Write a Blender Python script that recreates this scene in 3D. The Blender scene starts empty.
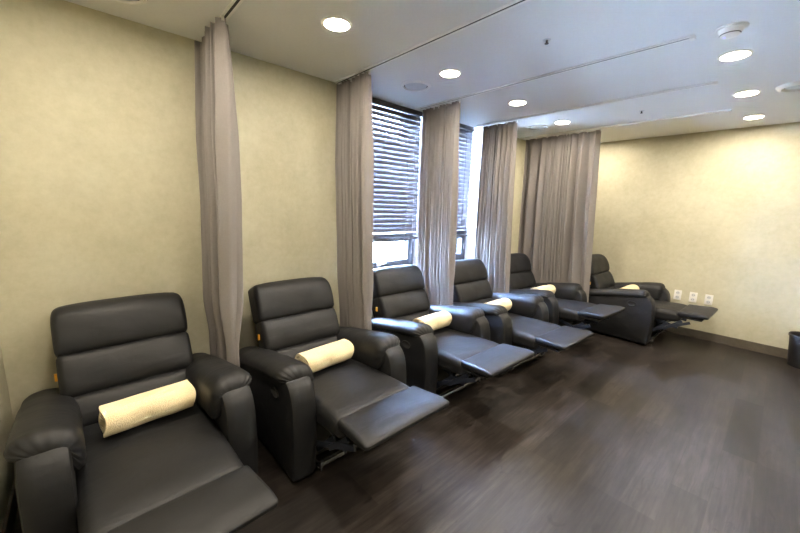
import bpy, bmesh, math, random
from mathutils import Vector, Matrix, noise as mnoise
random.seed(7)
C = bpy.context.scene.collection
sc = bpy.context.scene
R = math.radians
PI = math.pi

# ------------------------------------------------------------------ materials
def new_mat(name):
    m = bpy.data.materials.new(name); m.use_nodes = True
    nt = m.node_tree
    return m, nt, nt.nodes['Principled BSDF']

def N(nt, kind, **kw):
    n = nt.nodes.new(kind)
    for k, v in kw.items():
        if k in n.inputs: n.inputs[k].default_value = v
        else: setattr(n, k, v)
    return n

def ramp(nt, src, stops):
    r = nt.nodes.new('ShaderNodeValToRGB')
    while len(r.color_ramp.elements) < len(stops): r.color_ramp.elements.new(.5)
    for e, (p, c) in zip(r.color_ramp.elements, stops):
        e.position = p; e.color = (*c, 1)
    nt.links.new(src, r.inputs['Fac'])
    return r.outputs['Color']

def coords(nt, scale=(1, 1, 1), rot=(0, 0, 0)):
    tc = nt.nodes.new('ShaderNodeTexCoord'); mp = nt.nodes.new('ShaderNodeMapping')
    mp.inputs['Scale'].default_value = scale; mp.inputs['Rotation'].default_value = rot
    nt.links.new(tc.outputs['Object'], mp.inputs['Vector'])
    return mp.outputs['Vector']

def mixc(nt, a, b, fac, mode='MIX'):
    m = nt.nodes.new('ShaderNodeMix'); m.data_type = 'RGBA'; m.blend_type = mode
    for s, i in ((a, 6), (b, 7)):
        if hasattr(s, 'links'): nt.links.new(s, m.inputs[i])
        else: m.inputs[i].default_value = (*s, 1)
    if hasattr(fac, 'links'): nt.links.new(fac, m.inputs[0])
    else: m.inputs[0].default_value = fac
    return m.outputs[2]

def bump(nt, bsdf, src, strength, dist=.01):
    b = N(nt, 'ShaderNodeBump', Strength=strength, Distance=dist)
    nt.links.new(src, b.inputs['Height']); nt.links.new(b.outputs['Normal'], bsdf.inputs['Normal'])

def simple(name, col, rough=.5, metal=0., spec=.5, noise_amt=.12, nscale=30, bmp=0.):
    m, nt, b = new_mat(name)
    v = coords(nt); n = N(nt, 'ShaderNodeTexNoise', Scale=nscale, Detail=4.)
    nt.links.new(v, n.inputs['Vector'])
    c = ramp(nt, n.outputs['Fac'], [(.3, tuple(x*(1-noise_amt) for x in col)), (.7, tuple(min(1, x*(1+noise_amt)) for x in col))])
    nt.links.new(c, b.inputs['Base Color'])
    b.inputs['Roughness'].default_value = rough; b.inputs['Metallic'].default_value = metal
    b.inputs['Specular IOR Level'].default_value = spec
    if bmp: bump(nt, b, n.outputs['Fac'], bmp, .002)
    return m

def wall_mat():
    m, nt, b = new_mat('wallpaper_cream')
    v = coords(nt)
    big = N(nt, 'ShaderNodeTexNoise', Scale=2.2, Detail=6., Roughness=.65); nt.links.new(v, big.inputs['Vector'])
    fine = N(nt, 'ShaderNodeTexNoise', Scale=22., Detail=5., Roughness=.7); nt.links.new(v, fine.inputs['Vector'])
    c1 = ramp(nt, big.outputs['Fac'], [(.3, WALL_A), (.7, WALL_B)])
    c2 = ramp(nt, fine.outputs['Fac'], [(.3, (.88, .88, .85)), (.7, (1, 1, 1))])
    nt.links.new(mixc(nt, c1, c2, 1., 'MULTIPLY'), b.inputs['Base Color'])
    b.inputs['Roughness'].default_value = .62; b.inputs['Specular IOR Level'].default_value = .35
    bump(nt, b, fine.outputs['Fac'], .12, .004)
    return m

def floor_mat():
    m, nt, b = new_mat('dark_wood_planks')
    v = coords(nt, rot=(0, 0, R(90)))
    br = nt.nodes.new('ShaderNodeTexBrick')
    br.offset = .37; br.offset_frequency = 3; br.squash = 1
    br.inputs['Color1'].default_value = (*FLOOR_A, 1); br.inputs['Color2'].default_value = (*FLOOR_B, 1)
    br.inputs['Mortar'].default_value = (.018, .014, .011, 1)
    br.inputs['Scale'].default_value = 1.; br.inputs['Mortar Size'].default_value = .0014
    br.inputs['Mortar Smooth'].default_value = .3; br.inputs['Bias'].default_value = 0
    br.inputs['Brick Width'].default_value = .95; br.inputs['Row Height'].default_value = .155
    nt.links.new(v, br.inputs['Vector'])
    v2 = coords(nt, scale=(22, 1.3, 1))
    g = N(nt, 'ShaderNodeTexNoise', Scale=2.2, Detail=7., Roughness=.65, Distortion=.35); nt.links.new(v2, g.inputs['Vector'])
    v3 = coords(nt, scale=(5, 1.2, 1))
    g2 = N(nt, 'ShaderNodeTexNoise', Scale=3., Detail=4., Roughness=.6); nt.links.new(v3, g2.inputs['Vector'])
    grain = ramp(nt, g.outputs['Fac'], [(.30, (.38, .37, .36)), (.70, (1.6, 1.6, 1.6))])
    blot = ramp(nt, g2.outputs['Fac'], [(.3, (.62, .6, .58)), (.72, (1.3, 1.3, 1.3))])
    c = mixc(nt, br.outputs['Color'], grain, 1., 'MULTIPLY')
    c = mixc(nt, c, blot, 1., 'MULTIPLY')
    kn = N(nt, 'ShaderNodeTexNoise', Scale=2.6, Detail=3., Distortion=1.4); nt.links.new(coords(nt, scale=(5, 2.2, 1)), kn.inputs['Vector'])
    c = mixc(nt, c, ramp(nt, kn.outputs['Fac'], [(.24, (.35, .33, .32)), (.36, (1, 1, 1))]), 1., 'MULTIPLY')
    nt.links.new(c, b.inputs['Base Color'])
    rr = nt.nodes.new('ShaderNodeMapRange'); rr.inputs['To Min'].default_value = .30; rr.inputs['To Max'].default_value = .46
    nt.links.new(g.outputs['Fac'], rr.inputs['Value']); nt.links.new(rr.outputs['Result'], b.inputs['Roughness'])
    b.inputs['Specular IOR Level'].default_value = .38
    bump(nt, b, g.outputs['Fac'], .1, .003)
    return m

def leather_mat():
    m, nt, b = new_mat('black_leather')
    v = coords(nt)
    vo = N(nt, 'ShaderNodeTexVoronoi', Scale=330.); nt.links.new(v, vo.inputs['Vector'])
    n = N(nt, 'ShaderNodeTexNoise', Scale=9., Detail=4.); nt.links.new(v, n.inputs['Vector'])
    w = N(nt, 'ShaderNodeTexNoise', Scale=14., Detail=3., Distortion=1.2); nt.links.new(coords(nt, scale=(1, .35, 1)), w.inputs['Vector'])
    c = ramp(nt, n.outputs['Fac'], [(.3, tuple(.85*x for x in LEATHER)), (.7, tuple(1.15*x for x in LEATHER))])
    nt.links.new(c, b.inputs['Base Color'])
    rr = nt.nodes.new('ShaderNodeMapRange'); rr.inputs['To Min'].default_value = LROUGH-.04; rr.inputs['To Max'].default_value = LROUGH+.05
    nt.links.new(n.outputs['Fac'], rr.inputs['Value']); nt.links.new(rr.outputs['Result'], b.inputs['Roughness'])
    b.inputs['Specular IOR Level'].default_value = LSPEC
    b1 = N(nt, 'ShaderNodeBump', Strength=.10, Distance=.001); nt.links.new(vo.outputs['Distance'], b1.inputs['Height'])
    b2 = N(nt, 'ShaderNodeBump', Strength=.22, Distance=.01); nt.links.new(w.outputs['Fac'], b2.inputs['Height'])
    nt.links.new(b1.outputs['Normal'], b2.inputs['Normal']); nt.links.new(b2.outputs['Normal'], b.inputs['Normal'])
    return m

def cloth_mat(name, col, rough=.85, weave=420., trans=0.):
    m, nt, b = new_mat(name)
    v = coords(nt)
    n = N(nt, 'ShaderNodeTexNoise', Scale=weave, Detail=2.); nt.links.new(coords(nt, scale=(1, 1, .12)), n.inputs['Vector'])
    n2 = N(nt, 'ShaderNodeTexNoise', Scale=weave, Detail=2.); nt.links.new(coords(nt, scale=(.12, .12, 1)), n2.inputs['Vector'])
    ad = nt.nodes.new('ShaderNodeMath'); ad.operation = 'ADD'
    nt.links.new(n.outputs['Fac'], ad.inputs[0]); nt.links.new(n2.outputs['Fac'], ad.inputs[1])
    hv = nt.nodes.new('ShaderNodeMath'); hv.operation = 'MULTIPLY'; hv.inputs[1].default_value = .5
    nt.links.new(ad.outputs[0], hv.inputs[0])
    c = ramp(nt, hv.outputs[0], [(.35, tuple(.95*x for x in col)), (.65, tuple(min(1, 1.04*x) for x in col))])
    nt.links.new(c, b.inputs['Base Color'])
    b.inputs['Roughness'].default_value = rough; b.inputs['Specular IOR Level'].default_value = .2
    b.inputs['Sheen Weight'].default_value = .15
    bump(nt, b, hv.outputs[0], .1, .001)
    if trans:
        tl = nt.nodes.new('ShaderNodeBsdfTranslucent'); nt.links.new(c, tl.inputs['Color'])
        mx = nt.nodes.new('ShaderNodeMixShader'); mx.inputs[0].default_value = trans
        out = nt.nodes['Material Output']
        nt.links.new(b.outputs[0], mx.inputs[1]); nt.links.new(tl.outputs[0], mx.inputs[2]); nt.links.new(mx.outputs[0], out.inputs[0])
    return m

def emit_mat(name, col, s):
    m = bpy.data.materials.new(name); m.use_nodes = True; nt = m.node_tree
    nt.nodes.remove(nt.nodes['Principled BSDF'])
    e = N(nt, 'ShaderNodeEmission', Color=(*col, 1), Strength=s)
    nt.links.new(e.outputs[0], nt.nodes['Material Output'].inputs[0]); return m

def glass_mat():
    m = bpy.data.materials.new('window_glass'); m.use_nodes = True; nt = m.node_tree
    nt.nodes.remove(nt.nodes['Principled BSDF'])
    t = N(nt, 'ShaderNodeBsdfTransparent', Color=(.93, .97, 1, 1)); g = N(nt, 'ShaderNodeBsdfGlossy', Roughness=.03)
    f = N(nt, 'ShaderNodeFresnel', IOR=1.45); mx = nt.nodes.new('ShaderNodeMixShader')
    nt.links.new(f.outputs[0], mx.inputs[0]); nt.links.new(t.outputs[0], mx.inputs[1]); nt.links.new(g.outputs[0], mx.inputs[2])
    nt.links.new(mx.outputs[0], nt.nodes['Material Output'].inputs[0]); return m

# --- tunables
WALL_A, WALL_B = (.475, .445, .32), (.575, .545, .41)
FLOOR_A, FLOOR_B = (.0115, .0095, .0085), (.032, .0262, .023)
LEATHER, LROUGH, LSPEC = (.0098, .0103, .0118), .50, .36
LAMP_COL, LAMP_S = (1.0, .88, .72), 228.
SKY_COL, SKY_S = (.42, .61, 1.0), 900.
EXPOSURE = 0.95

M = dict(
    wall=wall_mat(), floor=floor_mat(), leather=leather_mat(),
    ceiling=simple('ceiling_paint', (.74, .74, .735), .7, noise_amt=.02, nscale=60),
    base=simple('baseboard_brown', (.10, .085, .066), .45, noise_amt=.1),
    reveal=simple('reveal_paint', (.70, .69, .68), .6, noise_amt=.03),
    curtain=cloth_mat('taupe_linen', (.295, .268, .255), trans=.32),
    towel=None,
    slat=simple('dark_wood_slat', (.075, .068, .072), .32, noise_amt=.2, nscale=18),
    cord=simple('pale_cord', (.16, .15, .155), .7),
    frame=simple('window_frame_grey', (.05, .055, .065), .4),
    white=simple('white_plastic', (.78, .77, .74), .35, noise_amt=.02),
    track=simple('white_track', (.84, .83, .80), .35, noise_amt=.02),
    slot=simple('dark_slot', (.02, .02, .02), .6),
    grille=simple('grille_grey', (.58, .60, .62), .5, noise_amt=.05),
    steel=simple('steel', (.55, .56, .58), .25, metal=1., noise_amt=.08),
    darksteel=simple('painted_steel', (.05, .06, .09), .3, metal=.6, noise_amt=.1),
    blackcloth=simple('black_underlining', (.012, .012, .012), .8),
    binm=simple('black_bin_plastic', (.018, .016, .016), .45),
    orange=simple('orange_tag', (.92, .45, .04), .6, noise_amt=.05),
    glass=glass_mat(), lamp=emit_mat('downlight_glow', LAMP_COL, LAMP_S),
    led=emit_mat('detector_led', (.35, .35, 1.), 2.),
)
def towel_mat():
    m, nt, b = new_mat('cream_terry')
    v = coords(nt)
    n = N(nt, 'ShaderNodeTexNoise', Scale=260., Detail=3.); nt.links.new(v, n.inputs['Vector'])
    n2 = N(nt, 'ShaderNodeTexNoise', Scale=14., Detail=3.); nt.links.new(v, n2.inputs['Vector'])
    c = ramp(nt, n.outputs['Fac'], [(.3, (.70, .57, .33)), (.7, (.88, .75, .48))])
    nt.links.new(c, b.inputs['Base Color']); b.inputs['Roughness'].default_value = .95
    b.inputs['Specular IOR Level'].default_value = .1; b.inputs['Sheen Weight'].default_value = .3
    ad = nt.nodes.new('ShaderNodeMath'); ad.operation = 'ADD'
    nt.links.new(n.outputs['Fac'], ad.inputs[0]); nt.links.new(n2.outputs['Fac'], ad.inputs[1])
    bump(nt, b, ad.outputs[0], .5, .006)
    return m
M['towel'] = towel_mat()

# ------------------------------------------------------------------ object helpers
def link_obj(name, bm, mat, parent=None, smooth=True):
    bmesh.ops.recalc_face_normals(bm, faces=bm.faces)
    me = bpy.data.meshes.new(name); bm.to_mesh(me); bm.free()
    mats = mat if isinstance(mat, (list, tuple)) else [mat]
    for x in mats: me.materials.append(x)
    if smooth:
        me.polygons.foreach_set('use_smooth', [True]*len(me.polygons))
        me.set_sharp_from_angle(angle=R(40))
    o = bpy.data.objects.new(name, me); C.objects.link(o)
    if parent: o.parent = parent
    return o

def tag(o, label, cat, group=None):
    o['label'] = label; o['category'] = cat
    if group: o['group'] = group
    return o

def thing(name, label, cat, loc=(0, 0, 0), rz=0, group=None):
    o = bpy.data.objects.new(name, None); C.objects.link(o)
    o.location = loc; o.rotation_euler = (0, 0, rz); o.empty_display_size = .1
    return tag(o, label, cat, group)

def struct(name, bm, mat, parent=None, smooth=False):
    o = link_obj(name, bm, mat, parent, smooth)
    o['kind'] = 'structure'
    return o

def copy_tree(o, parent=None):
    c = o.copy(); C.objects.link(c)
    if parent: c.parent = parent
    for ch in o.children: copy_tree(ch, c)
    return c

def box(bm, x0, x1, y0, y1, z0, z1, bev=0., mi=0):
    vs = [bm.verts.new((x, y, z)) for x in (x0, x1) for y in (y0, y1) for z in (z0, z1)]
    fs = [bm.faces.new([vs[i] for i in f]) for f in ((0, 1, 3, 2), (4, 6, 7, 5), (0, 4, 5, 1), (2, 3, 7, 6), (0, 2, 6, 4), (1, 5, 7, 3))]
    for f in fs: f.material_index = mi
    if bev:
        es = list({e for f in fs for e in f.edges})
        bmesh.ops.bevel(bm, geom=es, offset=bev, segments=2, affect='EDGES', profile=.7)

def bar(bm, a, b, w, h, bev=.0):
    a = Vector(a); b = Vector(b); d = b-a; L = d.length; d.normalize()
    up = Vector((0, 0, 1)) if abs(d.z) < .9 else Vector((1, 0, 0))
    s = d.cross(up).normalized(); u = s.cross(d)
    t = bmesh.new(); box(t, 0, L, -w/2, w/2, -h/2, h/2, bev)
    mt = Matrix((d, s, u)).transposed().to_4x4(); mt.translation = a
    bmesh.ops.transform(t, matrix=mt, verts=t.verts)
    me = bpy.data.meshes.new('tmp'); t.to_mesh(me); t.free(); bm.from_mesh(me); bpy.data.meshes.remove(me)

def tube(bm, pts, r, seg=10, cap=True):
    pts = [Vector(p) for p in pts]; rings = []
    for i, p in enumerate(pts):
        d = (pts[min(i+1, len(pts)-1)]-pts[max(i-1, 0)]).normalized()
        up = Vector((0, 0, 1)) if abs(d.z) < .95 else Vector((1, 0, 0))
        s = d.cross(up).normalized(); u = s.cross(d)
        rings.append([bm.verts.new(p+r*(math.cos(2*PI*k/seg)*s+math.sin(2*PI*k/seg)*u)) for k in range(seg)])
    for a, b in zip(rings, rings[1:]):
        for k in range(seg): bm.faces.new((a[k], a[(k+1) % seg], b[(k+1) % seg], b[k]))
    if cap: bm.faces.new(rings[0][::-1]); bm.faces.new(rings[-1])

def lathe(bm, prof, seg=48, c=(0, 0, 0), mi=0, closed=False):
    rings = []
    for r, z in prof:
        if r < 1e-6: rings.append([bm.verts.new((c[0], c[1], c[2]+z))])
        else: rings.append([bm.verts.new((c[0]+r*math.cos(2*PI*k/seg), c[1]+r*math.sin(2*PI*k/seg), c[2]+z)) for k in range(seg)])
    prs = list(zip(rings, rings[1:]))
    if closed: prs.append((rings[-1], rings[0]))
    for a, b in prs:
        for k in range(seg):
            j = (k+1) % seg
            if len(a) == 1 and len(b) == 1: continue
            if len(a) == 1: f = bm.faces.new((a[0], b[j], b[k]))
            elif len(b) == 1: f = bm.faces.new((a[k], a[j], b[0]))
            else: f = bm.faces.new((a[k], a[j], b[j], b[k]))
            f.material_index = mi

def cushion(bm, half, r, fn=None, n=14):
    """rounded box of half sizes `half`, corner radius r, deformed by fn(p)->p"""
    hx, hy, hz = half
    def axis(h):
        rr = min(r, h)
        a = [-h+rr*(1-math.cos(i/5*PI/2)) for i in range(5)]
        mid = [-h+rr+(2*h-2*rr)*i/n for i in range(n+1)] if h > rr+1e-6 else [0.]
        return a+mid+[-v for v in a[::-1]]
    ax = [axis(h) for h in half]
    cache = {}
    def vert(p):
        key = tuple(round(v, 6) for v in p)
        if key not in cache:
            q = Vector(p); inn = Vector([max(-(h-min(r, h)), min(h-min(r, h), v)) for v, h in zip(p, half)])
            d = q-inn
            if d.length > 1e-9:
                q = inn+Vector([0 if abs(c) < 1e-9 else c for c in d]).normalized()*r if r <= min(half)+1e-6 else q
            if fn: q = fn(q)
            cache[key] = bm.verts.new(q)
        return cache[key]
    for k in range(3):
        i, j = (k+1) % 3, (k+2) % 3
        for s in (-half[k], half[k]):
            for a in range(len(ax[i])-1):
                for b in range(len(ax[j])-1):
                    c = []
                    for (u, v) in ((ax[i][a], ax[j][b]), (ax[i][a+1], ax[j][b]), (ax[i][a+1], ax[j][b+1]), (ax[i][a], ax[j][b+1])):
                        p = [0, 0, 0]; p[k] = s; p[i] = u; p[j] = v; c.append(vert(p))
                    if len(set(c)) == 4:
                        try: bm.faces.new(c)
                        except ValueError: pass

def nz(p, s, seed=0.):
    return mnoise.noise(Vector((p.x*s+seed, p.y*s+seed*1.7, p.z*s-seed)))

def smooth_closed(pts, n=6):
    out = []; L = len(pts)
    for i in range(L):
        p0, p1, p2, p3 = (Vector(pts[(i+k-1) % L]) for k in range(4))
        for t in range(n):
            t /= n
            out.append(.5*((2*p1)+(-p0+p2)*t+(2*p0-5*p1+4*p2-p3)*t*t+(-p0+3*p1-3*p2+p3)*t**3))
    return out

# ------------------------------------------------------------------ room constants
H = 2.4; YF = 5.35; YN = -.36; XR = 4.7
TRK = [.644+.938*k for k in range(5)]

# ------------------------------------------------------------------ room shell
bm = bmesh.new(); box(bm, -.3, XR+.12, YN-.12, YF+.12, -.12, 0); struct('floor', bm, M['floor'])
bm = bmesh.new(); box(bm, -.3, XR+.12, YN-.12, YF+.12, H, H+.12); struct('ceiling', bm, M['ceiling'])
W1 = (1.66, 2.665); W2 = (2.80, 3.60); SILL = .80
bm = bmesh.new()
for y0, y1, z0, z1 in ((YN, W1[0], 0, H), (W1[0], W1[1], 0, SILL), (W1[1], W2[0], 0, H), (W2[0], W2[1], 0, SILL), (W2[1], YF, 0, H)):
    box(bm, -.26, 0, y0, y1, z0, z1)
bmesh.ops.remove_doubles(bm, verts=bm.verts, dist=1e-5)
# faces between neighbouring blocks are doubled; drop them
bad = [f for f in bm.faces if sum(1 for g in bm.faces if g is not f and (g.calc_center_median()-f.calc_center_median()).length < 1e-4)]
bmesh.ops.delete(bm, geom=bad, context='FACES')
wl = struct('wall_left', bm, [M['wall'], M['reveal']])
for p in wl.data.polygons:          # window reveals are painted pale
    c = p.center
    if -.2 < c.x < -.06 and c.z > .4 and YN+.01 < c.y < YF-.01: p.material_index = 1
bm = bmesh.new(); box(bm, -.26, XR+.12, YF, YF+.12, 0, H); struct('wall_far', bm, M['wall'])
bm = bmesh.new(); box(bm, -.26, XR+.12, YN-.12, YN, 0, H); struct('wall_near', bm, M['wall'])
bm = bmesh.new(); box(bm, XR, XR+.12, YN, YF, 0, H); struct('wall_right', bm, M['wall'])
bm = bmesh.new(); box(bm, .0, XR, YF-.012, YF, 0, .10, .003); struct('baseboard_far', bm, M['base'])
bm = bmesh.new(); box(bm, 0, .012, YN, YF-.012, 0, .10, .003); struct('baseboard_left', bm, M['base'])
bm = bmesh.new(); box(bm, .012, XR, YN, YN+.012, 0, .10, .003); struct('baseboard_near', bm, M['base'])
bm = bmesh.new(); box(bm, XR-.012, XR, YN+.012, YF-.012, 0, .10, .003); struct('baseboard_right', bm, M['base'])

# ------------------------------------------------------------------ windows
def window(idx, y0, y1):
    root = bpy.data.objects.new('window_%d' % idx, None); C.objects.link(root); root['kind'] = 'structure'
    root.location = (-.2, (y0+y1)/2, SILL)
    w = (y1-y0)/2; h = H-SILL; tz = .34
    bm = bmesh.new()
    for a, b, c, d in ((-w, -w+.05, 0, h), (w-.05, w, 0, h), (-w+.05, w-.05, 0, .045), (-w+.05, w-.05, h-.05, h), (-w+.05, w-.05, tz, tz+.05)):
        box(bm, -.035, .035, a, b, c, d, .004)
    struct('window_frame', bm, M['frame'], root)
    bm = bmesh.new()
    a0, a1, z0, z1 = -w+.052, w-.052, .047, tz-.002
    for a, b, c, d in ((a0, a0+.045, z0, z1), (a1-.045, a1, z0, z1), (a0+.045, a1-.045, z0, z0+.05), (a0+.045, a1-.045, z1-.045, z1)):
        box(bm, -.02, .05, a, b, c, d, .005)
    sash = struct('window_sash', bm, M['frame'], root)
    bm = bmesh.new(); box(bm, .0, .006, a0+.04, a1-.04, z0+.045, z1-.04); struct('window_pane', bm, M['glass'], sash)
    bm = bmesh.new(); box(bm, .05, .062, -.02, .02, z0+.008, z0+.04, .003); bar(bm, (.068, -.01, z0+.025), (.085, .075, z0+.04), .014, .016, .004)
    o = struct('window_handle', bm, M['white'], sash); o['label'] = 'white handle on dark sash'
    bm = bmesh.new(); box(bm, 0, .006, -w+.045, w-.045, tz+.045, h-.045); struct('window_pane', bm, M['glass'], root)
    bm = bmesh.new(); box(bm, .035, .196, -w, w, 0, .012, .003); struct('window_sill', bm, M['reveal'], root)
window(1, *W1); window(2, *W2)

def blind(y0, y1, label):
    zb = 1.12
    root = thing('venetian_blind', label, 'blind', (-.095, (y0+y1)/2, zb), 0, 'dark venetian blinds in the windows')
    w = (y1-y0)/2-.012
    bm = bmesh.new(); box(bm, -.03, .03, -w, w, H-zb-.045, H-zb-.002, .004); link_obj('head_rail', bm, M['slat'], root)
    bm = bmesh.new(); box(bm, -.027, .027, -w, w, 0, .022, .006); link_obj('bottom_rail', bm, M['slat'], root)
    bm = bmesh.new()
    z = .034
    while z < .075:                                    # spare slats stacked on the bottom rail
        box(bm, -.026, .026, -w, w, z-.0015, z+.0015); z += .007
    t = R(BLIND_TILT); z = .105
    while z < H-zb-.06:
        cx, sx = math.cos(t), math.sin(t)
        prof = []
        for k in range(7):
            u = -.026+.052*k/6; c = .003*(1-(u/.026)**2)
            prof.append((u*cx-c*sx*-1, -u*sx+c*cx))
        tv = [[bm.verts.new((px, yy, z+pz+off)) for px, pz in prof] for yy in (-w, w) for off in (-.0012, .0012)]
        a0, a1, b0, b1 = tv
        for k in range(6):
            bm.faces.new((a0[k], a0[k+1], b0[k+1], b0[k])); bm.faces.new((a1[k], b1[k], b1[k+1], a1[k+1]))
            bm.faces.new((a0[k], a1[k], a1[k+1], a0[k+1])); bm.faces.new((b0[k], b0[k+1], b1[k+1], b1[k]))
        bm.faces.new((a0[0], b0[0], b1[0], a1[0])); bm.faces.new((a0[6], a1[6], b1[6], b0[6]))
        z += .046
    link_obj('slats', bm, M['slat'], root)
    for yy in (-w*.62, w*.62):
        bm = bmesh.new()
        for xx in (-.028, .028): tube(bm, [(xx, yy, .02), (xx, yy, H-zb-.04)], .0022, 6)
        link_obj('ladder_cord', bm, M['cord'], root)
    bm = bmesh.new(); tube(bm, [(.036, w*.80, H-zb-.04), (.036, w*.80, -.12)], .002, 6); lathe(bm, [(0, -.15), (.006, -.148), (.004, -.12), (0, -.118)], 10, (.036, w*.80, 0))
    link_obj('pull_cord', bm, M['cord'], root)
BLIND_TILT = 68
blind(W1[0], W1[1]-.018, 'dark venetian blind in the left window, behind the third recliner')
blind(W2[0], W2[1]-.085, 'dark venetian blind in the right window, narrow strip seen between two curtains')

# ------------------------------------------------------------------ ceiling fittings
def downlight(x, y, label):
    o = thing('ceiling_downlight', label, 'ceiling light', (x, y, H), 0, 'round recessed downlights')
    bm = bmesh.new(); lathe(bm, [(.064, -.001), (.066, -.006), (.078, -.004), (.082, 0), (.064, 0)], 48, closed=True); link_obj('trim_ring', bm, M['white'], o)
    bm = bmesh.new(); lathe(bm, [(0, -.003), (.064, -.003), (.064, 0), (0, 0)], 48); link_obj('lamp_disc', bm, M['lamp'], o)
    return o
LL = {-1: 'round ceiling downlight above the nearest recliner, just beyond the top edge of the view',
      0: 'round ceiling downlight between the first and second curtains',
      1: 'round ceiling downlight beside the round ceiling speaker near the left window',
      2: 'round ceiling downlight between the third and fourth curtains',
      3: 'round ceiling downlight just in front of the wide drawn curtain',
      4: 'round ceiling downlight behind the wide drawn curtain, over the farthest recliner'}
for k, l in LL.items(): downlight(.78, 1.10+.938*k, l)
RL = {-1: 'unseen ceiling downlight behind the camera on the right, kept for light', 0: 'unseen ceiling downlight overhead right of the camera, kept for light',
      1: 'round ceiling downlight just above the top right of the view',
      2: 'round ceiling downlight beside the smoke detector, largest on the right',
      3: 'round ceiling downlight beside the round white vent, middle of the right three',
      4: 'round ceiling downlight nearest the far wall, last on the right'}
for k, l in RL.items(): downlight(2.196, 1.10+.938*k, l)  # row carried on past the view; its unseen near lamps are kept for light
for k in range(0, 5, 2): downlight(3.7, 1.10+.938*k, 'added ceiling downlight lighting the right side of the room, out of view')  # unseen extra downlights, added only to light the room

def ceiling_disc(x, y, r, label):
    o = thing('ceiling_speaker', label, 'ceiling speaker', (x, y, H), 0, 'round ceiling speakers')
    bm = bmesh.new(); lathe(bm, [(r*.80, -.004), (r*.84, -.012), (r*.95, -.010), (r, 0), (r*.80, 0)], 56, closed=True); link_obj('rim', bm, M['white'], o)
    bm = bmesh.new(); lathe(bm, [(0, -.007), (r*.5, -.0085), (r*.72, -.006), (r*.74, -.001), (0, -.001)], 56); link_obj('grille', bm, M['grille'], o)
    bm = bmesh.new(); lathe(bm, [(r*.70, -.0008), (r*.82, -.0008), (r*.82, 0), (r*.70, 0)], 56, closed=True); link_obj('shadow_gap', bm, M['slot'], o)  # dark-coloured ring laid in as the shade between rim and grille
ceiling_disc(.315, .215, .118, 'round white ceiling speaker cut off at the top left edge, above the nearest recliner')
ceiling_disc(.418, 2.054, .118, 'round white ceiling speaker by the left window, in front of the blind')
ceiling_disc(.49, 3.95, .118, 'round white ceiling speaker between the fourth curtain and the wide curtain')

o = thing('ceiling_vent', 'round white ceiling vent at the right edge, beside the downlights', 'ceiling vent', (2.47, 3.91, H))
bm = bmesh.new(); lathe(bm, [(.085, -.006), (.09, -.022), (.108, -.018), (.122, 0), (.085, 0)], 56, closed=True); link_obj('rim', bm, M['white'], o)
bm = bmesh.new(); lathe(bm, [(0, -.016), (.05, -.015), (.07, -.010), (.07, -.004), (0, -.004)], 48); link_obj('valve_disc', bm, M['grille'], o)
bm = bmesh.new(); lathe(bm, [(0, -.002), (.086, -.002), (.086, 0), (0, 0)], 48); link_obj('throat', bm, M['slot'], o)

o = thing('smoke_detector', 'white domed smoke detector on the ceiling above the right downlights', 'smoke detector', (2.212, 2.55, H))
bm = bmesh.new(); lathe(bm, [(0, -.008), (.06, -.008), (.066, -.004), (.066, 0), (0, 0)], 40); link_obj('base', bm, M['white'], o)
bm = bmesh.new(); lathe(bm, [(0, -.043), (.024, -.042), (.038, -.036), (.046, -.022), (.052, -.008), (0, -.008)], 40); h = link_obj('housing', bm, M['white'], o)
bm = bmesh.new(); lathe(bm, [(.0385, -.034), (.0405, -.032), (.0435, -.026), (.0395, -.026)], 40, closed=True); link_obj('vent_slot', bm, M['slot'], h)
bm = bmesh.new(); lathe(bm, [(0, -.047), (.004, -.045), (.005, -.041), (0, -.040)], 12, (-.02, -.012, 0)); link_obj('indicator_light', bm, M['led'], h)

for (x, y), l in (((1.491, 2.029), 'small dark sprinkler head between the second and third curtain tracks'),
                  ((1.495, 3.953), 'small dark sprinkler head near the far curtain track')):
    o = thing('sprinkler_head', l, 'sprinkler', (x, y, H), 0, 'ceiling sprinkler heads')
    bm = bmesh.new(); lathe(bm, [(0, -.003), (.018, -.003), (.022, 0), (0, 0)], 24); link_obj('escutcheon', bm, M['grille'], o)
    bm = bmesh.new(); lathe(bm, [(0, -.022), (.011, -.021), (.011, -.018), (.005, -.016), (.006, -.003), (0, -.003)], 20); link_obj('deflector', bm, M['slot'], o)

ORD = ['first', 'second', 'third', 'fourth', 'fifth']
TL = ['white ceiling curtain track nearest the camera, over the narrow left curtain',
      'white ceiling curtain track between the second and third recliners',
      'long white ceiling curtain track between the two windows',
      'white ceiling curtain track past the right window, third row from the far wall',
      'white ceiling curtain track carrying the wide drawn curtain, nearest the far wall']
for k, y in enumerate(TRK):
    o = thing('curtain_track', TL[k], 'curtain track', (0, y, H), 0, 'ceiling curtain tracks')
    bm = bmesh.new()
    for s in (-1, 1): box(bm, .015, 2.05, s*.013-.0055, s*.013+.0055, -.009, 0, .001)
    box(bm, .015, 2.05, -.0085, .0085, -.003, 0)
    link_obj('rail', bm, M['track'], o, smooth=False)
    bm = bmesh.new(); box(bm, .015, 2.05, -.0084, .0084, -.0055, -.003); g = link_obj('slot', bm, M['slot'], o, smooth=False); g['label'] = 'dark slot'
    bm = bmesh.new(); box(bm, 2.05, 2.075, -.019, .019, -.018, 0, .003); link_obj('end_cap', bm, M['white'], o)

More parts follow.
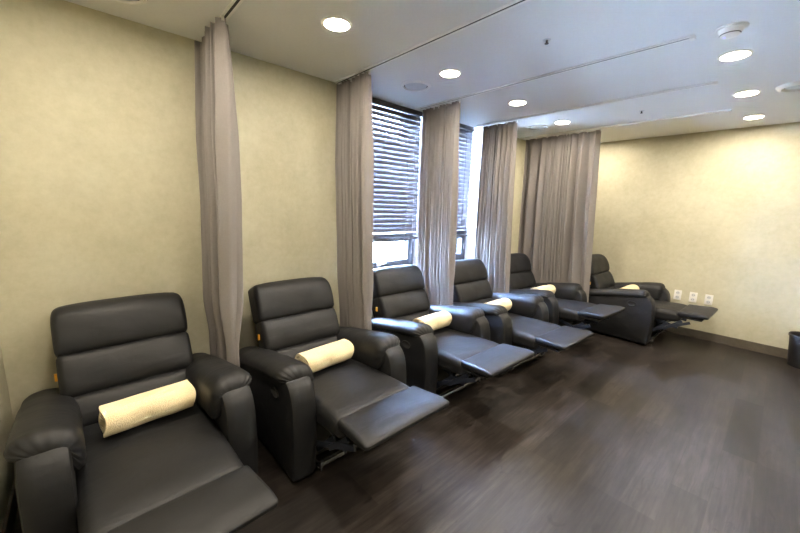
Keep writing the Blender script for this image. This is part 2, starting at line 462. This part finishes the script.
# ------------------------------------------------------------------ curtains
def curtain(y, x0, x1, n, amp, label, seed, zb=.10, flare=1.0, lean=0., even=True, ybot=0., squeeze=.7):
    root = thing('curtain', label, 'curtain', (0, y, zb), 0, 'taupe cubicle curtains')
    rnd = random.Random(seed)
    cols = n*28; rows = 42
    top = H-.028
    wts = [rnd.uniform(.6, 1.4) for _ in range(n)]
    if not even:
        wts = [2.6 if (i < 2 or i > n-3) else rnd.uniform(.55, 1.1) for i in range(n)]
    tot = sum(wts); edges = [0]
    for w in wts: edges.append(edges[-1]+w/tot)
    ams = [rnd.uniform(.7, 1.15) for _ in range(n+1)]
    bm = bmesh.new(); grid = []
    for r in range(rows+1):
        v = r/rows; z = top-(top-zb)*v
        row = []
        for c in range(cols+1):
            pl = c/28; i = min(int(pl), n-1); f = pl-i
            s = edges[i]+(edges[i+1]-edges[i])*f
            ph = 2*PI*pl
            a = amp*(ams[i]*(1-f)+ams[i+1]*f)
            hang = .55+.45*min(1, v*4)
            low = 1-(1-squeeze)*max(0, min(1, (v-.68)/.10))
            wob = .25*mnoise.noise(Vector((pl*.9, v*1.6, seed)))
            yy = a*hang*low*math.sin(ph+wob*3)+.14*a*math.sin(2.3*ph+seed+v)+ybot*max(0, min(1, (v-.4)/.4))
            wdt = (x1-x0)*(1+(flare-1)*v)
            xx = x1+lean*v-(1-s)*wdt + .22*amp*math.sin(2*ph+.6)*(.6+.4*v)
            xx = max(.02, xx)
            row.append(bm.verts.new((xx, yy, z-zb)))
        grid.append(row)
    for a, b in zip(grid, grid[1:]):
        for c in range(cols): bm.faces.new((a[c], a[c+1], b[c+1], b[c]))
    cl = link_obj('cloth', bm, M['curtain'], root)
    cl.data.set_sharp_from_angle(angle=PI)
    md = cl.modifiers.new('thickness', 'SOLIDIFY'); md.thickness = .003; md.offset = 0
    # heading tape with gliders
    for i in range(n+1):
        xx = max(.024, x1-(1-edges[i])*(x1-x0))
        bm = bmesh.new(); box(bm, xx-.004, xx+.004, -.006, .006, top-zb-.012, H-zb-.0145, .0015)
        link_obj('glider', bm, M['white'], root)
curtain(TRK[0]-.02, .03, .46, 6, .064, 'narrow bunched taupe curtain between the first and second recliners', 1, flare=1.05, ybot=-.03, lean=.02, squeeze=.5)
curtain(TRK[1], .01, .43, 8, .056, 'bunched taupe curtain between the second and third recliners, left of the window', 2, lean=.06)
curtain(TRK[2]+.015, .03, .48, 9, .056, 'bunched taupe curtain between the two windows, by the third and fourth recliners', 3, flare=1.03, lean=.06, squeeze=.42, ybot=-.005)
curtain(TRK[3]+.01, .08, .50, 9, .054, 'bunched taupe curtain lit blue at the right window edge', 4, flare=1.2, lean=.08)
curtain(TRK[4]+.02, .10, 1.00, 12, .050, 'wide taupe curtain drawn out between the two farthest recliners', 5, even=False, lean=.09, flare=1.08, ybot=.02)

# ------------------------------------------------------------------ recliner
def make_recliner():
    root = thing('recliner', '', 'recliner', (0, 0, 0), 0, 'black leather recliners in a row')
    AO, AI = .395, .255
    # --- arms: side panel with a bulging front, pillow on top
    prof = [(.06, .025), (.30, .02), (.60, .02), (.87, .02), (.922, .026), (.934, .12), (.942, .25), (.940, .38), (.926, .48), (.890, .545), (.82, .568), (.6, .535), (.3, .470), (.10, .43), (.05, .36), (.045, .2)]
    pts = smooth_closed([(a, b, 0) for a, b in prof], 5)
    for s in (-1, 1):
        bm = bmesh.new(); rings = []
        lay = [(AI, .90), (AI+.006, .965), (AI+.02, .992), (AI+.045, 1.0), (AO-.045, 1.0), (AO-.02, .992), (AO-.006, .965), (AO, .90)]
        cen = Vector((.49, .29, 0))
        for w, sc_ in lay:
            k = 1-sc_
            ring = []
            for p in pts:
                d = p-cen
                q = p-Vector((d.x/ .46*k*.25, d.y/.28*k*.25, 0))
                ring.append(bm.verts.new((q.x, s*w, max(.018, q.y))))
            rings.append(ring)
        L = len(pts)
        for a, b in zip(rings, rings[1:]):
            for k in range(L): bm.faces.new((a[k], a[(k+1) % L], b[(k+1) % L], b[k]))
        bm.faces.new(rings[0]); bm.faces.new(rings[-1])
        arm = link_obj('armrest', bm, M['leather'], root)
        # pad
        sec = [(AO+.014, .556), (AO+.022, .590), (AO-.004, .618), (.335, .630), (.265, .618), (.226, .578), (.216, .50), (.222, .44), (.245, .425), (.268, .45), (.275, .54), (.33, .552)]
        sp = smooth_closed([(a, b, 0) for a, b in sec], 5); cc = Vector((.30, .555, 0))
        bm = bmesh.new(); rings = []
        nx = 40; xa, xb = .055, .868
        for i in range(nx+1):
            t = i/nx
            u = .5-.5*math.cos(PI*t)
            x = xa+(xb-xa)*u
            e0 = min(1, (x-xa)/.07); e1 = min(1, (xb-x)/.075)
            k = math.sqrt(max(0, 1-(1-e0)**2))*max(0, 1-(1-e1)**2.6)**.45
            k = max(.05, k)
            drop = -.012*max(0, (x-.74)/.145)**2 - .155*(.86-x)/.80
            rise = .012*math.sin(PI*(x-xa)/(xb-xa))
            ring = []
            for j, p in enumerate(sp):
                d = p-cc
                q = cc+Vector((d.x*(.35+.65*k), d.y*k, 0))
                w = .0035*math.sin(j*1.9)*max(0, (x-.78)/.1)+.0025*math.sin(j*1.3)*max(0, (.13-x)/.08)
                v = Vector((x, s*(q.x+w), q.y+drop+rise+w))
                v.z += .004*nz(v, 9, 3+s)
                ring.append(bm.verts.new(v))
            rings.append(ring)
        L = len(sp)
        for a, b in zip(rings, rings[1:]):
            for k in range(L): bm.faces.new((a[k], a[(k+1) % L], b[(k+1) % L], b[k]))
        bm.faces.new(rings[0]); bm.faces.new(rings[-1])
        link_obj('arm_pad', bm, M['leather'], arm)
        if s < 0:
            bm = bmesh.new()
            lathe(bm, [(0, 0), (.036, 0), (.040, .004), (.034, .007), (.026, .003), (0, .002)], 28)
            mt = Matrix.Translation((.735, -AO+.001, .455)) @ Matrix.Rotation(R(90), 4, 'X') @ Matrix.Diagonal((1.25, .8, 1, 1))
            bmesh.ops.transform(bm, matrix=mt, verts=bm.verts)
            hd = link_obj('release_handle', bm, M['blackcloth'], arm)
        for xx in (.12, .84):
            bm = bmesh.new(); lathe(bm, [(0, 0), (.02, 0), (.02, .022), (0, .022)], 16, (xx, s*.325, 0))
            link_obj('foot_glide', bm, M['slot'], arm)
    # --- base frame between the arms
    bm = bmesh.new(); box(bm, .10, .86, -AI+.004, AI-.004, .06, .27, .01); link_obj('base_box', bm, M['blackcloth'], root)
    # --- seat
    def seat_fn(p):
        u = (p.x+.42)/.84; v = p.y/.262
        top = max(0, p.z/.07)
        p = p.copy()
        p.y *= 1.0-.03*max(0, u-.6)
        p.z += top*(.012*(1-v*v)*math.sin(PI*min(1, max(0, u)))+.006*nz(p, 6, 1.)) + .012*math.sin(PI*min(1, max(0, u)))
        if p.z < 0: p.z *= 1-.3*max(0, u-.55)/.45
        p.z += .062*(u-1)-.016*max(0, (u-.88)/.12)**2*top
        return Vector((p.x+.735, p.y, p.z+.366))
    bm = bmesh.new(); cushion(bm, (.42, .262, .07), .05, seat_fn, 16); link_obj('seat', bm, M['leather'], root)
    # --- footrest
    def foot_fn(p):
        u = (p.x+.135)/.27; v = p.y/.278; top = max(0, p.z/.027)
        p = p.copy()
        p.z += top*(.009*(1-v*v)*math.sin(PI*min(1, max(0, u)))+.004*nz(p, 9, 5.))
        p.z -= .012*max(0, (u-.75)/.25)**2*top
        p.y *= .94+.06*min(1, max(0, u*1.3))
        p.z *= 1-.25*u
        return Vector((p.x*.95+1.255, p.y, p.z+.412+.020*u))
    bm = bmesh.new(); cushion(bm, (.137, .278, .027), .02, foot_fn, 14); ft = link_obj('footrest', bm, M['leather'], root)
    bm = bmesh.new(); box(bm, 1.14, 1.33, -.245, .245, .372, .388, .003); link_obj('footrest_board', bm, M['blackcloth'], ft)
    # --- mechanism
    bm = bmesh.new()
    bar(bm, (.945, -.30+.05, .075), (.945, .25, .075), .022, .022, .003)
    bar(bm, (.30, -.245, .05), (.955, -.245, .05), .012, .03, .002); bar(bm, (.30, .245, .05), (.955, .245, .05), .012, .03, .002)
    bar(bm, (.99, -.22, .235), (.99, .22, .235), .018, .018, .003)
    me_ = link_obj('mechanism', bm, M['steel'], root)
    for s in (-1, 1):
        for a, b, w in (((.84, s*.225, .13), (1.24, s*.235, .335), .010), ((.88, s*.205, .31), (1.14, s*.215, .250), .010), ((1.02, s*.238, .21), (1.17, s*.225, .335), .010), ((.86, s*.215, .10), (1.05, s*.225, .28), .010)):
            bm = bmesh.new(); bar(bm, a, b, w, .030, .003); link_obj('link_arm', bm, M['darksteel'], me_)
    # --- backrest: leans back 24 degrees about a pivot at the rear of the seat
    th = math.atan2(.40, .915); u_ = Vector((-math.sin(th), 0, math.cos(th))); n_ = Vector((math.cos(th), 0, math.sin(th))); P0 = Vector((.36, 0, .40))
    def bk(n, y, u): return P0+n_*n+u_*u+Vector((0, y, 0))
    def pad(name, u0, u1, hw, nf, nb, seed, topround=False, parent=None):
        hu = (u1-u0)/2; hn = (nf-nb)/2
        def fn(p):
            a = p.z/hu; v = p.y/hw; f = max(0, p.x/hn)
            p = p.copy()
            bul = (1-abs(a)**2.6)*(1-.35*abs(v)**3)
            p.x += f*(.028*bul+.006*nz(p, 8, seed)+.006*math.sin(p.y*24+seed+2.5*nz(p, 5, seed))*max(0, -a)**.7-.004*math.exp(-((p.y+.02+.03*a)/.012)**2)*(1-a*a))
            if topround:
                p.y *= 1-.05*max(0, a)**3
                p.z -= .014*(abs(v)**4)*max(0, a)
                p.x -= .04*max(0, a)**3
            p.y *= 1.0-.012*abs(a)**4
            return bk(p.x+(nf+nb)/2, p.y, p.z+(u0+u1)/2)
        bm = bmesh.new(); cushion(bm, (hn, hw, hu), min(.028, hu*.5, hn*.85), fn, 14)
        return link_obj(name, bm, M['leather'], parent or root)
    bm = bmesh.new()
    def shell(p): return bk(p.x-.125, p.y*(1-.05*max(0, p.z/.27)), p.z+.23)
    cushion(bm, (.045, .262, .27), .035, shell, 8); sh = link_obj('back_shell', bm, M['leather'], root)
    bm = bmesh.new(); box(bm, .225, .240, -.292, -.262, .565, .60); tg = link_obj('care_tag', bm, M['orange'], sh, False); tg['label'] = 'small orange tag'
    pad('lumbar_pad', -.055, .112, .262, .030, -.10, 1.)
    pad('back_pad', .097, .319, .281, .020, -.115, 2.)
    pad('headrest', .305, .574, .283, .020, -.125, 3., True)
    return root

POS = {1: (.032, .113, .039), 2: (.105, 1.067, .006), 3: (.075, 2.080, -.013), 4: (.155, 3.000, -.040), 5: (.158, 3.985, -.070), 6: (.790, 4.915, -.030)}
RLAB = {1: 'nearest black leather recliner at the lower left, cropped by the frame',
        2: 'black leather recliner second from the camera, between the first two curtains',
        3: 'black leather recliner under the left window, third from the camera',
        4: 'black leather recliner under the right window, fourth from the camera',
        5: 'black leather recliner in front of the wide drawn curtain',
        6: 'farthest black leather recliner, against the far wall below the white sockets'}
rec = make_recliner()
CHAIR = {}
for k, (x, y, r) in sorted(POS.items(), reverse=True):     # copies first, the prototype last
    o = rec if k == 1 else copy_tree(rec)
    o.location = (x, y, 0); o.rotation_euler = (0, 0, r); o['label'] = RLAB[k]
    CHAIR[k] = o
    tilt, dz = {1: (.072, .021), 4: (.025, .008), 5: (-.03, -.01)}.get(k, (0, 0))    # each is reclined a touch differently
    for ch in o.children:
        if ch.name.split('.')[0] in ('seat', 'footrest'): ch.rotation_euler = (0, tilt, 0); ch.location = (0, 0, dz)

# ------------------------------------------------------------------ rolled towels
def make_towel():
    bm = bmesh.new()
    turns, n, th, Lh = 2.6, 110, .0145, .174
    cs = []
    for i in range(n+1):
        t = i/n; a = turns*2*PI*t
        r = .012+.0215*turns*t*1.13
        cs.append((a, r))
    def P(a, r, y):
        x, z = r*math.cos(a), r*math.sin(a)
        z *= .92
        bl = Vector((x, y, z))
        k = .0045*nz(bl, 14, 2)+.0022*math.sin(y*30+a)
        return (x*(1+k*6)+k, y+.006*math.sin(3*a+y*8)*(1 if y > 0 else -1), z*(1+k*4))
    ys = [-Lh+2*Lh*j/24 for j in range(25)]
    inn = [[bm.verts.new(P(a, r, y)) for y in ys] for a, r in cs]
    out = [[bm.verts.new(P(a, r+th, y)) for y in ys] for a, r in cs]
    for i in range(n):
        for j in range(24):
            bm.faces.new((inn[i][j], inn[i][j+1], inn[i+1][j+1], inn[i+1][j])); bm.faces.new((out[i][j], out[i+1][j], out[i+1][j+1], out[i][j+1]))
        for j in (0, 24): bm.faces.new((inn[i][j], inn[i+1][j], out[i+1][j], out[i][j]))
    for i in (0, n):
        for j in range(24): bm.faces.new((inn[i][j], out[i][j], out[i][j+1], inn[i][j+1]))
    return link_obj('rolled_towel', bm, M['towel'])
TLAB = {1: 'rolled cream towel on the seat of the nearest recliner', 2: 'rolled cream towel on the recliner second from the camera',
        3: 'rolled cream towel on the recliner under the left window', 4: 'rolled cream towel on the recliner under the right window',
        5: 'rolled cream towel on the recliner before the wide curtain', 6: 'rolled cream towel on the farthest recliner by the far wall'}
from mathutils.bvhtree import BVHTree
def bvh_of(objs):
    vs, ps = [], []
    for q in objs:
        if q.type != 'MESH': continue
        b = len(vs); vs += [q.matrix_world @ v.co for v in q.data.vertices]; ps += [tuple(b+i for i in p.vertices) for p in q.data.polygons]
    return BVHTree.FromPolygons(vs, ps)
def settle(o, chair):                                   # lower the roll until it lies on the seat
    bpy.context.view_layer.update()
    tree = bvh_of(chair.children_recursive)
    o.location.z += .08
    for _ in range(100):
        o.location.z -= .002
        bpy.context.view_layer.update()
        if bvh_of([o]).overlap(tree):
            o.location.z += .003; break
TPOS = {1: (.60, .02, .05), 2: (.60, -.01, .09), 3: (.60, .02, .05), 4: (.58, -.01, .04), 5: (.58, .0, 0.), 6: (.58, 0., 0.)}
tw = make_towel()
for k, (x, y, r) in POS.items():
    o = tw if k == 1 else tw.copy()
    if k != 1: C.objects.link(o)
    lx, ly, lr = TPOS[k]
    o.location = (x+lx*math.cos(r)-ly*math.sin(r), y+lx*math.sin(r)+ly*math.cos(r), .475 if k in (1, 5, 6) else .460)
    o.rotation_euler = (0, R(-22-4*k), r+lr)
    settle(o, CHAIR[k])
    tag(o, TLAB[k], 'towel', 'rolled cream towels')

# ------------------------------------------------------------------ wall sockets
SL = ['white double wall socket nearest the corner, leftmost of the three', 'white double wall socket in the middle of the three', 'white double wall socket farthest right on the far wall']
for x, l in zip((1.782, 1.930, 2.072), SL):
    o = thing('wall_socket', l, 'wall socket', (x, YF, .487), 0, 'white wall sockets')
    bm = bmesh.new(); box(bm, -.036, .036, -.009, 0, -.06, .06, .003); pl = link_obj('face_plate', bm, M['white'], o)
    for z in (.027, -.027):
        bm = bmesh.new()
        lathe(bm, [(0, 0), (.019, 0), (.019, .0025), (0, .0025)], 28)
        bmesh.ops.transform(bm, matrix=Matrix.Translation((0, -.009, z)) @ Matrix.Rotation(R(90), 4, 'X'), verts=bm.verts)
        so = link_obj('outlet', bm, M['grille'], pl)
        bm = bmesh.new()
        for s in (-1, 1):
            t = bmesh.new(); lathe(t, [(0, 0), (.0036, 0), (.0036, .0008), (0, .0008)], 10)
            bmesh.ops.transform(t, matrix=Matrix.Translation((s*.0085, -.0115, z)) @ Matrix.Rotation(R(90), 4, 'X'), verts=t.verts)
            me = bpy.data.meshes.new('t'); t.to_mesh(me); t.free(); bm.from_mesh(me); bpy.data.meshes.remove(me)
        # pin holes belong to the outlet insert
        me = bpy.data.meshes.new('t'); bm.to_mesh(me); bm.free()
        nb = bmesh.new(); nb.from_mesh(so.data)
        k0 = len(nb.faces); nb.from_mesh(me); nb.faces.ensure_lookup_table()
        for f in nb.faces[k0:]: f.material_index = 1
        nb.to_mesh(so.data); nb.free(); so.data.materials.append(M['slot']); bpy.data.meshes.remove(me)

# ------------------------------------------------------------------ waste bin
o = thing('waste_bin', 'round black waste bin by the far wall at the right edge', 'waste bin', (2.865, 5.17, 0))
bm = bmesh.new(); lathe(bm, [(0, .004), (.095, .004), (.10, 0), (.104, .004), (.132, .30), (.128, .30), (.098, .012), (0, .012)], 48); link_obj('body', bm, M['binm'], o)
bm = bmesh.new(); lathe(bm, [(.127, .298), (.134, .294), (.140, .300), (.140, .318), (.134, .324), (.127, .318)], 48, closed=True); link_obj('rim', bm, M['binm'], o)

# ------------------------------------------------------------------ world, camera, view
w = bpy.data.worlds.new('daylight'); sc.world = w; w.use_nodes = True
nt = w.node_tree; bg = nt.nodes['Background']; bg.inputs['Strength'].default_value = SKY_S
tc = nt.nodes.new('ShaderNodeTexCoord'); sx = nt.nodes.new('ShaderNodeSeparateXYZ'); nt.links.new(tc.outputs['Generated'], sx.inputs[0])
mr = nt.nodes.new('ShaderNodeMapRange'); mr.inputs['From Min'].default_value = -1; nt.links.new(sx.outputs['Z'], mr.inputs['Value'])
sky = ramp(nt, mr.outputs['Result'], [(.0, (.05, .065, .09)), (.46, (.09, .115, .16)), (.58, (.17, .23, .34)), (.75, (.34, .49, .8)), (1., tuple(1.6*c for c in SKY_COL))])
nt.links.new(sky, bg.inputs['Color'])

cam = bpy.data.cameras.new('camera'); co = bpy.data.objects.new('camera', cam); C.objects.link(co)
yaw, pitch, roll, f = CAMP = (.829, .168, .030, 346.37)
F = Vector((-math.sin(yaw)*math.cos(pitch), math.cos(yaw)*math.cos(pitch), -math.sin(pitch)))
Rt = F.cross(Vector((0, 0, 1))).normalized(); Up = Rt.cross(F)
c, s = math.cos(roll), math.sin(roll)
Rt, Up = c*Rt+s*Up, -s*Rt+c*Up
mw = Matrix((Rt, Up, -F)).transposed().to_4x4(); mw.translation = (2.537, 0, 1.443)
co.matrix_world = mw
cam.sensor_width = 36; cam.lens = f/800*36; cam.clip_start = .02
sc.camera = co
sc.cycles.use_denoising = True
sc.cycles.max_bounces = 10; sc.cycles.diffuse_bounces = 6; sc.cycles.transparent_max_bounces = 12
sc.cycles.sample_clamp_indirect = 60
sc.view_settings.view_transform = 'Standard'; sc.view_settings.look = 'None'; sc.view_settings.gamma = 1
sc.view_settings.use_curve_mapping = False; sc.view_settings.exposure = EXPOSURE
